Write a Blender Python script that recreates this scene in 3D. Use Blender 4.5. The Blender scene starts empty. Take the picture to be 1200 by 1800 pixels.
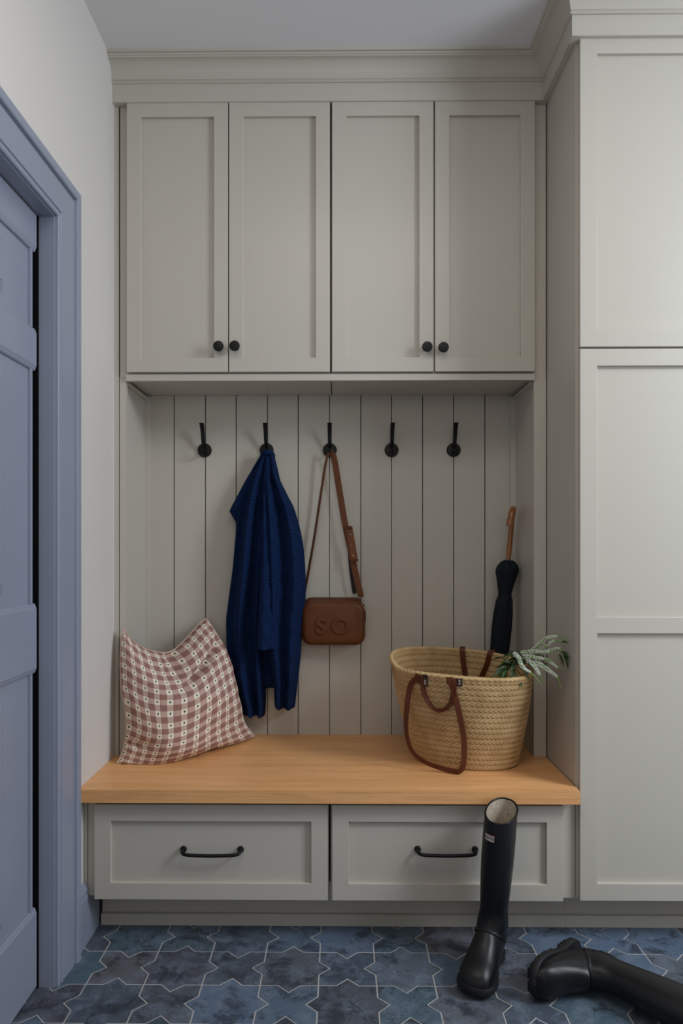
import bpy, bmesh, math, random
from mathutils import Vector, Matrix
C = bpy.context.scene.collection
R = math.radians
random.seed(7)

# ------------------------------------------------------------------ camera
F = 1250.0; TH = 0.0095; HC = 1.184; CX = 596 - F*math.tan(TH); CY = 962.0
ct, st = math.cos(TH), math.sin(TH)
cam_d = bpy.data.cameras.new('camera'); cam = bpy.data.objects.new('camera', cam_d); C.objects.link(cam)
cam_d.sensor_fit = 'HORIZONTAL'; cam_d.sensor_width = 24.0; cam_d.lens = F/1200*24.0
cam_d.shift_x = (600-CX)/1200; cam_d.shift_y = (CY-900)/1200
cam_d.clip_start = 0.05
cam.location = (0, 0, HC); cam.rotation_euler = (math.pi/2, 0, TH)
bpy.context.scene.camera = cam
# ------------------------------------------------------------------ view, world
sc = bpy.context.scene
sc.view_settings.view_transform = 'Standard'; sc.view_settings.look = 'None'
sc.view_settings.gamma = 1.0; sc.view_settings.use_curve_mapping = False
sc.view_settings.exposure = -0.2
w = bpy.data.worlds.new('world'); sc.world = w; w.use_nodes = True
w.node_tree.nodes['Background'].inputs[0].default_value = (0.62, 0.72, 0.9, 1)
w.node_tree.nodes['Background'].inputs[1].default_value = 0.6
# ------------------------------------------------------------------ lights (key from the upper right, plus added unseen fills)
def area(name, loc, target, sx, sy, power, col):
    l = bpy.data.lights.new(name, 'AREA'); l.shape = 'RECTANGLE'; l.size = sx; l.size_y = sy
    l.energy = power; l.color = col
    o = bpy.data.objects.new(name, l); C.objects.link(o); o.location = loc
    d = Vector(target) - Vector(loc)
    o.rotation_euler = d.to_track_quat('-Z', 'Y').to_euler()
    return o
area('window_daylight', (2.36, 0.90, 2.46), (0.3, 1.38, 1.1), 0.80, 0.56, 42, (0.85, 0.925, 1.0))
area('right_lower_fill', (2.36, 0.90, 1.50), (0.6, 1.5, 0.6), 0.80, 1.0, 19, (0.82, 0.91, 1.0))  # fill added to brighten the lower tall-cabinet doors
area('rear_fill', (0.25, -2.1, 2.1), (0.0, 0, 1.75), 1.5, 0.9, 7.5, (1.0, 0.88, 0.71))  # added warm frontal fill from behind the camera
area('overhead_fill', (0.10, 0.85, 2.815), (0.10, 0.851, 0), 1.1, 0.9, 10, (1.0, 0.93, 0.82))  # added soft top-down fill, no known ceiling source

# ------------------------------------------------------------------ pixel <-> place helpers (calibration only)
def PX(x, d):
    a = (x-CX)/F
    return d*(a*ct - st)/(ct + a*st)
def P(x, y, d):
    X = PX(x, d); wd = -X*st + d*ct
    return Vector((X, d, HC + wd*(CY-y)/F))
def PZ(y, d): return HC + d*(CY-y)/F

# ------------------------------------------------------------------ materials
def srgb(r, g, b):
    f = lambda c: (c/255/12.92 if c/255 <= .04045 else ((c/255+.055)/1.055)**2.4)
    return (f(r), f(g), f(b), 1)
def newmat(name, col, rough=.5, spec=.5, metal=0, coat=0):
    m = bpy.data.materials.new(name); m.use_nodes = True
    b = m.node_tree.nodes['Principled BSDF']
    b.inputs['Base Color'].default_value = col; b.inputs['Roughness'].default_value = rough
    b.inputs['Specular IOR Level'].default_value = spec; b.inputs['Metallic'].default_value = metal
    b.inputs['Coat Weight'].default_value = coat
    return m
class NT:
    def __init__(s, m): s.m = m; s.t = m.node_tree; s.n = s.t.nodes; s.l = s.t.links; s.b = s.n['Principled BSDF']
    def new(s, k, **kw):
        x = s.n.new(k)
        for a, v in kw.items(): setattr(x, a, v)
        return x
    def inp(s, sock, v):
        if hasattr(v, 'is_output') or isinstance(v, bpy.types.NodeSocket): s.l.new(v, sock)
        else: sock.default_value = v
    def math(s, op, a, b=0.0, c=None):
        x = s.new('ShaderNodeMath', operation=op); s.inp(x.inputs[0], a); s.inp(x.inputs[1], b)
        if c is not None: s.inp(x.inputs[2], c)
        return x.outputs[0]
    def mix(s, f, a, b, bt='MIX'):
        x = s.new('ShaderNodeMix', data_type='RGBA', blend_type=bt)
        s.inp(x.inputs[0], f); s.inp(x.inputs[6], a); s.inp(x.inputs[7], b); return x.outputs[2]
    def coords(s, which='Object', scale=(1,1,1), loc=(0,0,0)):
        c = s.new('ShaderNodeTexCoord'); mp = s.new('ShaderNodeMapping')
        mp.inputs['Scale'].default_value = scale; mp.inputs['Location'].default_value = loc
        s.l.new(c.outputs[which], mp.inputs[0]); return mp.outputs[0]
    def noise(s, vec, sc=5, det=3, rough=.5, dist=0):
        x = s.new('ShaderNodeTexNoise'); s.l.new(vec, x.inputs['Vector'])
        x.inputs['Scale'].default_value = sc; x.inputs['Detail'].default_value = det
        x.inputs['Roughness'].default_value = rough; x.inputs['Distortion'].default_value = dist
        return x.outputs[0]
    def ramp(s, f, stops):
        x = s.new('ShaderNodeValToRGB'); s.inp(x.inputs[0], f); cr = x.color_ramp
        while len(cr.elements) < len(stops): cr.elements.new(.5)
        for e, (p, c) in zip(cr.elements, stops): e.position = p; e.color = c if len(c) == 4 else (*c, 1)
        return x.outputs[0]
    def bump(s, h, st=.2, dist=.002):
        x = s.new('ShaderNodeBump'); x.inputs['Strength'].default_value = st; x.inputs['Distance'].default_value = dist
        s.l.new(h, x.inputs['Height']); s.l.new(x.outputs[0], s.b.inputs['Normal'])
    def color(s, c): s.l.new(c, s.b.inputs['Base Color'])

def paint(name, col, rough, bumpst=.05, sc=60):
    m = newmat(name, col, rough); t = NT(m)
    v = t.coords(); n = t.noise(v, sc, 4); t.bump(n, bumpst, .001)
    n2 = t.noise(v, 3.0, 2)
    t.color(t.mix(t.math('MULTIPLY', n2, .10), col, tuple(c*.82 for c in col[:3])+(1,)))
    return m
M = {}
M['cab'] = paint('cabinet_paint', (0.530, 0.496, 0.432, 1), .34, .03)
M['wall'] = paint('wall_plaster', (0.67, 0.64, 0.61, 1), .85, .12, 40)
M['ceil'] = paint('ceiling_plaster', (0.78, 0.78, 0.80, 1), .9, .08, 40)
M['blue'] = paint('blue_grey_paint', (0.27, 0.30, 0.385, 1), .30, .05)
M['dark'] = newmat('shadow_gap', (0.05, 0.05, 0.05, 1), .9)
M['black'] = newmat('black_metal', (0.004, 0.004, 0.0045, 1), .42, .3)
M['steel'] = newmat('bright_metal', (0.75, 0.73, 0.70, 1), .2, .5, 1)
M['brass'] = newmat('warm_metal', (0.70, 0.55, 0.35, 1), .25, .5, 1)
M['grout'] = paint('grout', (0.44, 0.425, 0.42, 1), .9)

def oak(name, mult=1.0):
    m = newmat(name, (0.4, .25, .13, 1), .42, .4); t = NT(m)
    v = t.coords('Object', (1.0, 14, 14)); n = t.noise(v, 2.2, 6, .6, .6)
    v2 = t.coords('Object', (4, 160, 160)); n2 = t.noise(v2, 2.0, 3, .5)
    v3 = t.coords('Object', (.8, 3, 3)); n3 = t.noise(v3, 2.0, 2, .5)
    k = mult
    c = t.ramp(n, [(.25, (0.45*k, .215*k, .078*k)), (.5, (0.56*k, .285*k, .115*k)), (.75, (0.63*k, .34*k, .148*k))])
    c = t.mix(t.math('MULTIPLY', t.math('GREATER_THAN', n2, .57), .35), c, (0.31*k, .165*k, .07*k, 1))
    c = t.mix(t.math('MULTIPLY', n3, .3), c, (0.60*k, .33*k, .15*k, 1))
    t.color(c); t.bump(n2, .10, .001); return m
M['oak'] = oak('oak_wood', 1.42)
def woodm(name, a, b, rough=.3):
    m = newmat(name, a, rough, .5, 0, .3); t = NT(m)
    v = t.coords('Object', (60, 60, 6)); n = t.noise(v, 2, 4, .6, .8)
    t.color(t.ramp(n, [(.3, a), (.7, b)])); return m
M['umb_wood'] = woodm('umbrella_wood', (0.20, .062, .012, 1), (0.33, .115, .025, 1))
def leather(name, a, b, rough=.42):
    m = newmat(name, a, rough, .28); t = NT(m)
    v = t.coords(); n = t.noise(v, 14, 3); n2 = t.new('ShaderNodeTexVoronoi'); t.l.new(v, n2.inputs['Vector']); n2.inputs['Scale'].default_value = 700
    t.color(t.mix(n, a, b)); t.bump(n2.outputs[0], .12, .0006); return m
M['tan'] = leather('tan_leather', (0.085, .025, .007, 1), (0.135, .045, .013, 1))
M['strap'] = leather('strap_leather', (0.20, .078, .034, 1), (0.15, .056, .024, 1), .5)
M['handle'] = leather('basket_leather', (0.078, .021, .010, 1), (0.135, .036, .015, 1), .38)
M['dleather'] = newmat('dark_leather', (0.02, .012, .010, 1), .6)
M['rubber'] = newmat('black_rubber', (0.005, 0.0052, 0.0065, 1), .36, .34)
t = NT(M['rubber']); v = t.coords(); n = t.noise(v, 9, 3); t.bump(n, .25, .004)
M['sole'] = newmat('sole_rubber', (0.008, 0.008, 0.009, 1), .6, .4)
m = newmat('boot_lining', (0.50, .43, .34, 1), .95, .1); M['lining'] = m; t = NT(m)
v = t.coords(); n = t.noise(v, 320, 2); t.color(t.ramp(n, [(.35, (0.33, .27, .20)), (.6, (0.62, .54, .43))])); t.bump(n, .5, .002)
M['white'] = newmat('label_white', (0.55, .52, .50, 1), .6)
M['red'] = newmat('label_red', (0.20, .02, .03, 1), .6)
M['ink'] = newmat('label_ink', (0.02, .02, .02, 1), .6)
# coat knit
m = newmat('blue_knit', (0.006, .026, .105, 1), .95, .15); M['coat'] = m; t = NT(m)
m.node_tree.nodes['Principled BSDF'].inputs['Sheen Weight'].default_value = .0
v = t.coords(); n = t.noise(v, 120, 2)
wv = t.new('ShaderNodeTexWave', wave_type='BANDS', bands_direction='Z'); t.l.new(v, wv.inputs['Vector'])
wv.inputs['Scale'].default_value = 62; wv.inputs['Distortion'].default_value = 5.0; wv.inputs['Detail'].default_value = 2; wv.inputs['Detail Scale'].default_value = 2
t.color(t.mix(wv.outputs[1], (0.0022, .0095, .040, 1), (0.0065, .028, .108, 1)))
t.bump(t.math('ADD', wv.outputs[1], t.math('MULTIPLY', n, .5)), .8, .003)
# umbrella cloth
m = newmat('black_umbrella_cloth', (0.007, .010, .016, 1), .75, .2); M['umb'] = m
# straw
m = newmat('straw', (0.5, .35, .18, 1), .65, .25); M['straw'] = m; t = NT(m)
v = t.coords(); n = t.noise(v, 18, 4, .6); n2 = t.noise(v, 160, 2)
at = t.new('ShaderNodeAttribute', attribute_name='weave')
c = t.ramp(n, [(.3, (0.44, .265, .105)), (.55, (0.60, .39, .18)), (.75, (0.70, .49, .25))])
c = t.mix(t.math('MULTIPLY', n2, .25), c, (0.72, .60, .36, 1))
c = t.mix(t.math('MULTIPLY', t.math('SUBTRACT', 1.0, at.outputs['Fac']), .75), c, (0.14, .075, .03, 1))
t.color(c); t.bump(n2, .3, .001)
# greens
def green(name, a, b, rough=.5):
    m = newmat(name, a, rough, .35); t = NT(m); v = t.coords(); n = t.noise(v, 30, 3); t.color(t.mix(n, a, b)); return m
M['leaf'] = green('leaf_green', (0.012, .028, .008, 1), (0.035, .075, .020, 1))
M['stem'] = green('stem_green', (0.16, .30, .06, 1), (0.28, .45, .12, 1))
M['bud'] = green('white_bud', (0.72, .76, .66, 1), (0.92, .94, .90, 1), .8)
# pillow plaid
m = newmat('plaid_cloth', (0.5, .4, .35, 1), .92, .1); M['plaid'] = m; t = NT(m)
uvn = t.new('ShaderNodeTexCoord'); sp = t.new('ShaderNodeSeparateXYZ'); t.l.new(uvn.outputs['UV'], sp.inputs[0])
nz = t.noise(uvn.outputs['UV'], 5, 2)
U = t.math('MULTIPLY', sp.outputs[0], 11.5); V = t.math('MULTIPLY', sp.outputs[1], 14.0)
fu = t.math('FRACT', U); fv = t.math('FRACT', V)
su = t.math('LESS_THAN', fu, .44); sv = t.math('LESS_THAN', fv, .48)
thr = t.math('LESS_THAN', t.math('FRACT', t.math('MULTIPLY', U, 14.0)), .5)
thv = t.math('LESS_THAN', t.math('FRACT', t.math('MULTIPLY', V, 14.0)), .5)
cream = srgb(236, 227, 210); rose = srgb(150, 106, 98); pink = srgb(188, 155, 143)
redc = t.mix(thr, srgb(140, 104, 96), srgb(158, 120, 110))
mixu = t.mix(thv, srgb(208, 186, 172), srgb(176, 142, 130))
mixv = t.mix(thr, srgb(212, 188, 174), srgb(172, 132, 122))
base = t.mix(su, redc, mixu)
base2 = t.mix(su, mixv, cream)
c = t.mix(sv, base, base2)
# thin dark line at stripe edges
eu = t.math('LESS_THAN', t.math('ABSOLUTE', t.math('SUBTRACT', fu, .46)), .018)
c = t.mix(t.math('MULTIPLY', eu, .55), c, srgb(110, 70, 68))
# motif: small green sprig in the centre of each cream square
du = t.math('SUBTRACT', fu, .22); dv = t.math('SUBTRACT', fv, .27)
rr = t.math('SQRT', t.math('ADD', t.math('MULTIPLY', du, du), t.math('MULTIPLY', dv, dv)))
dot = t.math('LESS_THAN', rr, .075)
stemm = t.math('MULTIPLY', t.math('LESS_THAN', t.math('ABSOLUTE', du), .018), t.math('LESS_THAN', t.math('ABSOLUTE', t.math('ADD', dv, .08)), .07))
mot = t.math('MAXIMUM', dot, stemm)
c = t.mix(mot, c, srgb(52, 60, 48))
t.color(c)
wn = t.noise(uvn.outputs['UV'], 9, 4); t.bump(wn, .35, .006)
# tile
def tilemat():
    m = newmat('slate_blue_tile', (0.08, .11, .17, 1), .5, .4); t = NT(m)
    oi = t.new('ShaderNodeObjectInfo'); tc = t.new('ShaderNodeTexCoord')
    add = t.new('ShaderNodeVectorMath', operation='ADD')
    comb = t.new('ShaderNodeCombineXYZ'); rnd = oi.outputs['Random']
    t.inp(comb.inputs[0], t.math('MULTIPLY', rnd, 37.0)); t.inp(comb.inputs[1], t.math('MULTIPLY', rnd, 91.0)); t.inp(comb.inputs[2], t.math('MULTIPLY', rnd, 13.0))
    t.l.new(tc.outputs['Object'], add.inputs[0]); t.l.new(comb.outputs[0], add.inputs[1]); v = add.outputs[0]
    base = t.ramp(rnd, [(0, (0.088, .090, .112)), (.22, (0.062, .088, .120)), (.42, (0.120, .116, .132)), (.6, (0.075, .120, .155)), (.8, (0.095, .135, .200)), (1, (0.118, .172, .260))])
    n = t.noise(v, 16, 8, .72, .3); n2 = t.noise(v, 11, 8, .75, .5); n3 = t.noise(v, 240, 3, .6)
    c = t.mix(t.ramp(n, [(.46, (0, 0, 0)), (.62, (.7, .7, .7))]), base, (0.160, .200, .262, 1))
    c = t.mix(t.ramp(n2, [(.40, (.75, .75, .75)), (.50, (0, 0, 0))]), c, (0.022, .028, .040, 1))
    sp2 = t.math('MULTIPLY', t.math('GREATER_THAN', n3, .60), t.math('GREATER_THAN', t.noise(v, 7, 2), .5))
    c = t.mix(t.math('MULTIPLY', sp2, .7), c, (0.020, .020, .026, 1))
    t.color(c); t.bump(n, .25, .002)
    t.inp(t.b.inputs['Roughness'], t.math('ADD', t.math('MULTIPLY', n, .3), .33))
    return m
M['tile'] = tilemat()

# ------------------------------------------------------------------ mesh helpers
def obj(name, bm, mat, parent=None, smooth=None, bevel=0, seg=2, local=True):
    if bevel > 0:
        bmesh.ops.bevel(bm, geom=[e for e in bm.edges if len(e.link_faces) == 2 and e.calc_face_angle(0) > .5], offset=bevel, segments=seg, profile=.6, affect='EDGES', clamp_overlap=True)
    me = bpy.data.meshes.new(name)
    if parent is not None and local:
        ofs = Vector((0, 0, 0)); q = parent
        while q is not None: ofs += q.location; q = q.parent
        bm.transform(Matrix.Translation(-ofs))
    bm.normal_update(); bm.to_mesh(me); bm.free()
    ml = mat if isinstance(mat, (list, tuple)) else [mat]
    for m_ in ml: me.materials.append(m_)
    if smooth is not None:
        for p in me.polygons: p.use_smooth = True
        me.set_sharp_from_angle(angle=R(smooth))
    o = bpy.data.objects.new(name, me); C.objects.link(o)
    if parent is not None: o.parent = parent
    return o
def thing(name, label, cat, loc=(0, 0, 0), group=None):
    o = bpy.data.objects.new(name, None); C.objects.link(o); o.location = loc; o.empty_display_size = .05
    return tag(o, label, cat, group)
def tag(o, label, cat, group=None):
    o['label'] = label; o['category'] = cat
    if group: o['group'] = group
    return o
def struct(o, label=None, cat=None):
    o['kind'] = 'structure'
    if label: o['label'] = label
    if cat: o['category'] = cat
    return o
def B(): return bmesh.new()
def box(bm, x0, x1, y0, y1, z0, z1, mi=0):
    vs = [bm.verts.new((x, y, z)) for x in (x0, x1) for y in (y0, y1) for z in (z0, z1)]
    for f in ((0,1,3,2), (4,6,7,5), (0,4,5,1), (2,3,7,6), (0,2,6,4), (1,5,7,3)):
        fc = bm.faces.new([vs[i] for i in f]); fc.material_index = mi
    return bm
def loft(bm, rings, cap=True, closed=True, mi=0):
    vr = [[bm.verts.new(p) for p in r] for r in rings]; n = len(vr[0])
    for a, b in zip(vr[:-1], vr[1:]):
        for i in range(n if closed else n-1):
            j = (i+1) % n
            f = bm.faces.new((a[i], a[j], b[j], b[i])); f.material_index = mi
    if cap and closed:
        for r in (vr[0][::-1], vr[-1]):
            f = bm.faces.new(r); f.material_index = mi
    return vr
def fixn(bm): bmesh.ops.recalc_face_normals(bm, faces=bm.faces[:]); return bm
def cr(pts, k=6):
    """Catmull-Rom through points (tuples / Vectors)"""
    pts = [Vector(p) for p in pts]; out = []
    for i in range(len(pts)-1):
        p0 = pts[max(i-1, 0)]; p1 = pts[i]; p2 = pts[i+1]; p3 = pts[min(i+2, len(pts)-1)]
        for j in range(k):
            t_ = j/k
            out.append(.5*((2*p1) + (p2-p0)*t_ + (2*p0-5*p1+4*p2-p3)*t_*t_ + (3*p1-p0-3*p2+p3)*t_**3))
    out.append(pts[-1]); return out
def tube(bm, path, rad, n=10, cap=True, mi=0, flat=1.0):
    path = [Vector(p) for p in path]; rings = []; prev = None
    for i, p in enumerate(path):
        d = (path[min(i+1, len(path)-1)] - path[max(i-1, 0)]).normalized()
        if prev is None: a = d.cross(Vector((0, 0, 1)) if abs(d.z) < .9 else Vector((1, 0, 0))).normalized()
        else: a = (prev - d*prev.dot(d)).normalized()
        prev = a; b = d.cross(a)
        r = rad(i/(len(path)-1)) if callable(rad) else rad
        rings.append([p + (a*math.cos(2*math.pi*k/n) + b*math.sin(2*math.pi*k/n)*flat)*r for k in range(n)])
    loft(bm, rings, cap, mi=mi); return bm
def ribbon(bm, path, side, width, thick, mi=0):
    """flat strap; side = vector or list of vectors across the strap"""
    path = [Vector(p) for p in path]; rings = []
    for i, p in enumerate(path):
        t_ = (path[min(i+1, len(path)-1)] - path[max(i-1, 0)]).normalized()
        s = side[i] if isinstance(side, list) else side
        s = (s - t_*s.dot(t_)).normalized(); n_ = t_.cross(s)
        wv_ = width(i/(len(path)-1)) if callable(width) else width
        h, q = wv_/2, thick/2
        rings.append([p+s*h+n_*q*.4, p+s*(h-q*.6)+n_*q, p-s*(h-q*.6)+n_*q, p-s*h+n_*q*.4, p-s*h-n_*q*.4, p-s*(h-q*.6)-n_*q, p+s*(h-q*.6)-n_*q, p+s*h-n_*q*.4])
    loft(bm, rings, True, mi=mi); return fixn(bm)
def lathe(bm, prof, c, axis='Z', n=24, mi=0):
    """prof: list of (radius, height along axis)"""
    c = Vector(c); rings = []
    for r, h in prof:
        ring = []
        for k in range(n):
            a = 2*math.pi*k/n; u, v_ = r*math.cos(a), r*math.sin(a)
            ring.append(c + (Vector((u, v_, h)) if axis == 'Z' else Vector((u, h, v_))))
        rings.append(ring)
    loft(bm, rings, True, mi=mi); return fixn(bm)

# ------------------------------------------------------------------ key dimensions (metres; y grows away from the camera)
XL = -0.7683; XT = 0.707                 # left wall face, side of the tall cabinet
DB = 2.083                               # bench front edge
DLF = 2.135                              # lower face frame
DTOE = 2.235
DUF = 2.428                              # upper face frame
DBK = 2.708                              # plank face
ZB = 0.4707; ZC = 2.832                  # bench top, ceiling
XNL = -0.737; XNR = 0.6656               # niche sides
YR = -2.2; XRW = 2.45

# ================================================================== SETTING
# walls
OPEN0, OPEN1, OPENZ = 1.105, 1.905, 2.074
b = B()
box(b, XL-.14, XL, OPEN1+.012, 2.87, 0, ZC); box(b, XL-.14, XL, YR, OPEN0-.012, 0, ZC); box(b, XL-.14, XL, OPEN0-.012, OPEN1+.012, OPENZ+.012, ZC)
struct(obj('wall_left', b, M['wall']))
b = B(); box(b, XL, XRW, 2.73, 2.87, 0, ZC); wall_back = struct(obj('wall_back', b, M['wall']))
# right wall with an unseen window, made up to carry the key light
WY0, WY1, WZ0, WZ1 = .44, 1.36, .94, 2.78
b = B(); box(b, XRW, XRW+.14, YR, WY0, 0, ZC); box(b, XRW, XRW+.14, WY1, 2.87, 0, ZC)
box(b, XRW, XRW+.14, WY0, WY1, 0, WZ0); box(b, XRW, XRW+.14, WY0, WY1, WZ1, ZC)
struct(obj('wall_right', b, M['wall']))
# rear wall (behind the camera) with an unseen window, made up for the rear fill
RX0, RX1, RZ0, RZ1 = -.55, 1.05, 1.60, 2.60
b = B(); box(b, XL-.14, RX0, YR-.14, YR, 0, ZC); box(b, RX1, XRW+.14, YR-.14, YR, 0, ZC)
box(b, RX0, RX1, YR-.14, YR, 0, RZ0); box(b, RX0, RX1, YR-.14, YR, RZ1, ZC)
struct(obj('wall_front', b, M['wall']))
def winframe(name, along, a0, a1, z0, z1, fixed):
    b = B()
    def bb(p0, p1, q0, q1, d0, d1):
        if along == 'Y': box(b, fixed+d0, fixed+d1, p0, p1, q0, q1)
        else: box(b, p0, p1, fixed-d1, fixed-d0, q0, q1)
    bb(a0-.07, a0+.03, z0-.07, z1+.07, -.02, .09); bb(a1-.03, a1+.07, z0-.07, z1+.07, -.02, .09)
    bb(a0+.03, a1-.03, z0-.07, z0+.03, -.02, .09); bb(a0+.03, a1-.03, z1-.03, z1+.07, -.02, .09)
    mid = (a0+a1)/2; bb(mid-.012, mid+.012, z0+.03, z1-.03, .05, .08)
    bb(a0+.03, a1-.03, (z0+z1)/2-.012, (z0+z1)/2+.012, .05, .08)
    struct(obj(name, b, M['blue'], bevel=.002))
winframe('added_window_1', 'Y', WY0, WY1, WZ0, WZ1, XRW)
winframe('added_window_2', 'X', RX0, RX1, RZ0, RZ1, YR)
b = B(); box(b, XL-.14, XRW+.14, YR-.14, 2.87, ZC, ZC+.12); struct(obj('ceiling', b, M['ceil']))
b = B(); box(b, -.50, -.46, .35, 1.35, 2.80, ZC); box(b, .66, .70, .35, 1.35, 2.80, ZC); box(b, -.46, .66, .35, .39, 2.80, ZC); box(b, -.46, .66, 1.31, 1.35, 2.80, ZC)
struct(obj('trim_5', b, M['ceil'], bevel=.003))  # unseen ceiling frame, added to house the overhead fill

# floor: grout bed with one object per tile
S = 0.1575; H = .0305
b = B(); box(b, XL-.14, XRW+.14, YR-.14, 2.87, -.12, -.0011); floor = struct(obj('floor', b, M['grout']))
def tile_mesh(star):
    s = S/2; g = .0021; sg = 1 if star else -1; pts = []
    def edge(ax, ay, nx, ny):   # from corner a, outward normal n
        tx, ty = -ny, nx
        for u, o in ((-s, 0), (-H, 0), (0, H*sg), (H, 0)):
            pts.append((tx*u + nx*(s+o), ty*u + ny*(s+o)))
    for nx, ny in ((1, 0), (0, 1), (-1, 0), (0, -1)): edge(0, 0, nx, ny)
    # inset by grout half-width
    n = len(pts); ins = []
    for i in range(n):
        p0 = Vector(pts[i-1]); p1 = Vector(pts[i]); p2 = Vector(pts[(i+1) % n])
        e1 = (p1-p0).normalized(); e2 = (p2-p1).normalized()
        n1 = Vector((-e1.y, e1.x)); n2 = Vector((-e2.y, e2.x)); bs = (n1+n2)
        bs = bs/max(bs.length_squared, .2)*2
        ins.append(p1 + bs*g)
    b = B()
    lo = [b.verts.new((p.x, p.y, -.009)) for p in ins]; hi = [b.verts.new((p.x*.9965, p.y*.9965, 0)) for p in ins]
    md = [b.verts.new((p.x, p.y, -.0007)) for p in ins]
    for A, D in ((lo, md), (md, hi)):
        for i in range(n):
            j = (i+1) % n; b.faces.new((A[i], A[j], D[j], D[i]))
    b.faces.new(hi); fixn(b)
    return b
TX0 = -.056; TY0 = 2.0787
protos = {}
for i in range(-6, 9):
    for j in range(-9, 3):
        # cell spans x: TX0+i*S .. +S ; y: TY0+(j-1)*S .. TY0+j*S
        cx = TX0 + (i+.5)*S; cy = TY0 + (j-.5)*S
        if cx < XL-.17 or cx > 1.32: continue
        # star parity: cell i=-3 (px 276..371) in row j=0 is a star
        star = ((i+3) + j) % 2 == 0
        if star in protos:
            o = protos[star].copy(); C.objects.link(o)
        else:
            o = obj('star_tile' if star else 'cross_tile', tile_mesh(star), M['tile']); protos[star] = o
        o.parent = floor; o.location = (cx, cy, random.uniform(-.0003, .0003))

# baseboard on the left wall between door casing and bench
b = B()
prof = [(0, 0), (.016, 0), (.016, .140), (.0135, .143), (.0125, .150), (.0145, .153), (.014, .160), (.010, .168), (.006, .172), (.004, .176), (0, .177)]
loft(b, [[(XL+o, y, z) for o, z in prof] for y in (2.040, 2.228)]); fixn(b)
struct(obj('baseboard_left', b, M['blue'], bevel=.0))
b = B(); prof2 = prof
loft(b, [[(XL+o, y, z) for o, z in prof] for y in (YR, .958)]); fixn(b); struct(obj('baseboard_left', b, M['blue']))

# crown moulding with its frieze: swept round the inside corner and the tall cabinet
def sweep(bm, prof, path, cap=True):
    n = len(path); rings = []
    for i, p in enumerate(path):
        p = Vector(p)
        d1 = (p - Vector(path[i-1])).normalized() if i > 0 else None
        d2 = (Vector(path[i+1]) - p).normalized() if i < n-1 else None
        nn = [Vector((d.y, -d.x)) for d in (d1, d2) if d is not None]
        m_ = nn[0] if len(nn) == 1 else (nn[0]+nn[1])/(1+nn[0].dot(nn[1]))
        rings.append([(p.x+m_.x*o, p.y+m_.y*o, z) for o, z in prof])
    loft(bm, rings, cap); return fixn(bm)
cp = [(-.02, 2.691), (.018, 2.691), (.020, 2.693), (.020, 2.7505), (.025, 2.7515), (.028, 2.7545), (.026, 2.758), (.0235, 2.759), (.0235, 2.7615), (.0265, 2.763)]
for k in range(0, 9):
    a = k/8*math.pi/2; cp.append((.027+.038*(1-math.cos(a)), 2.766+.046*math.sin(a)))
cp += [(.067, 2.815), (.071, 2.8155), (.073, 2.819), (.071, 2.8225), (.077, 2.824), (.078, 2.8265), (.078, ZC+.001), (-.02, ZC+.001)]
b = B(); sweep(b, cp, [(XL, 2.42), (.705, 2.42), (.705, 2.12), (1.345, 2.12), (1.345, 2.728)])
struct(obj('trim_1', b, M['cab'], smooth=28))

# back of the niche: one plank per board
gx = [306, 361, 415, 470, 524, 579, 634, 688, 742.5, 797, 852]
xs = [XNL] + [PX(x, DBK) for x in gx] + [XNR]
for a, c in zip(xs[:-1], xs[1:]):
    b = B(); box(b, a+.0019, c-.0019, DBK, 2.7295, ZB, 1.762)
    obj('plank', b, M['cab'], wall_back, bevel=.0008, seg=1)
for x0, x1 in ((XNL, XNL+.0185), (XNR-.0195, XNR)):
    b = B(); box(b, x0, x1, DBK-.016, DBK-.0005, ZB, 1.754); obj('corner_strip', b, M['cab'], wall_back, bevel=.001)
# niche sides with face stiles, and fillers against the walls
b = B(); box(b, XL+.0005, XNL, 2.447, 2.7295, ZB+.0005, 1.754); box(b, PX(210.3, DUF), PX(221.5, DUF), DUF, 2.447, ZB+.0005, 1.7622)
struct(obj('trim_2', b, M['cab'], bevel=.0012))
b = B(); box(b, XNR, .7055, 2.447, 2.7295, ZB+.0005, 1.754); box(b, PX(938, DUF), .7035, DUF, 2.447, ZB+.0005, 1.7622)
struct(obj('trim_3', b, M['cab'], bevel=.0012))
b = B(); box(b, XL+.0005, PX(208.8, DUF), DUF-.002, 2.446, ZB+.0005, 2.69)
struct(obj('trim_4', b, M['cab'], bevel=.0012))
b = B(); box(b, XNL+.001, XNL+.010, 2.449, DBK-.017, 1.742, 1.754); obj('scribe', b, M['cab'], bpy.data.objects['trim_2'])
b = B(); box(b, XNR-.009, XNR-.001, 2.449, DBK-.017, 1.742, 1.754); obj('scribe', b, M['cab'], bpy.data.objects['trim_3'])

# ================================================================== DOOR in the left wall (six-panel, blue)
b = B()
XJ = XL - .14
box(b, XJ, XL+.002, OPEN1, OPEN1+.0115, 0, OPENZ+.0115); box(b, XJ, XL+.002, OPEN0-.0115, OPEN0, 0, OPENZ+.0115)
box(b, XJ, XL+.002, OPEN0, OPEN1, OPENZ, OPENZ+.0115)
door = struct(obj('door_1', b, M['blue'], bevel=.0015))
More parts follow.
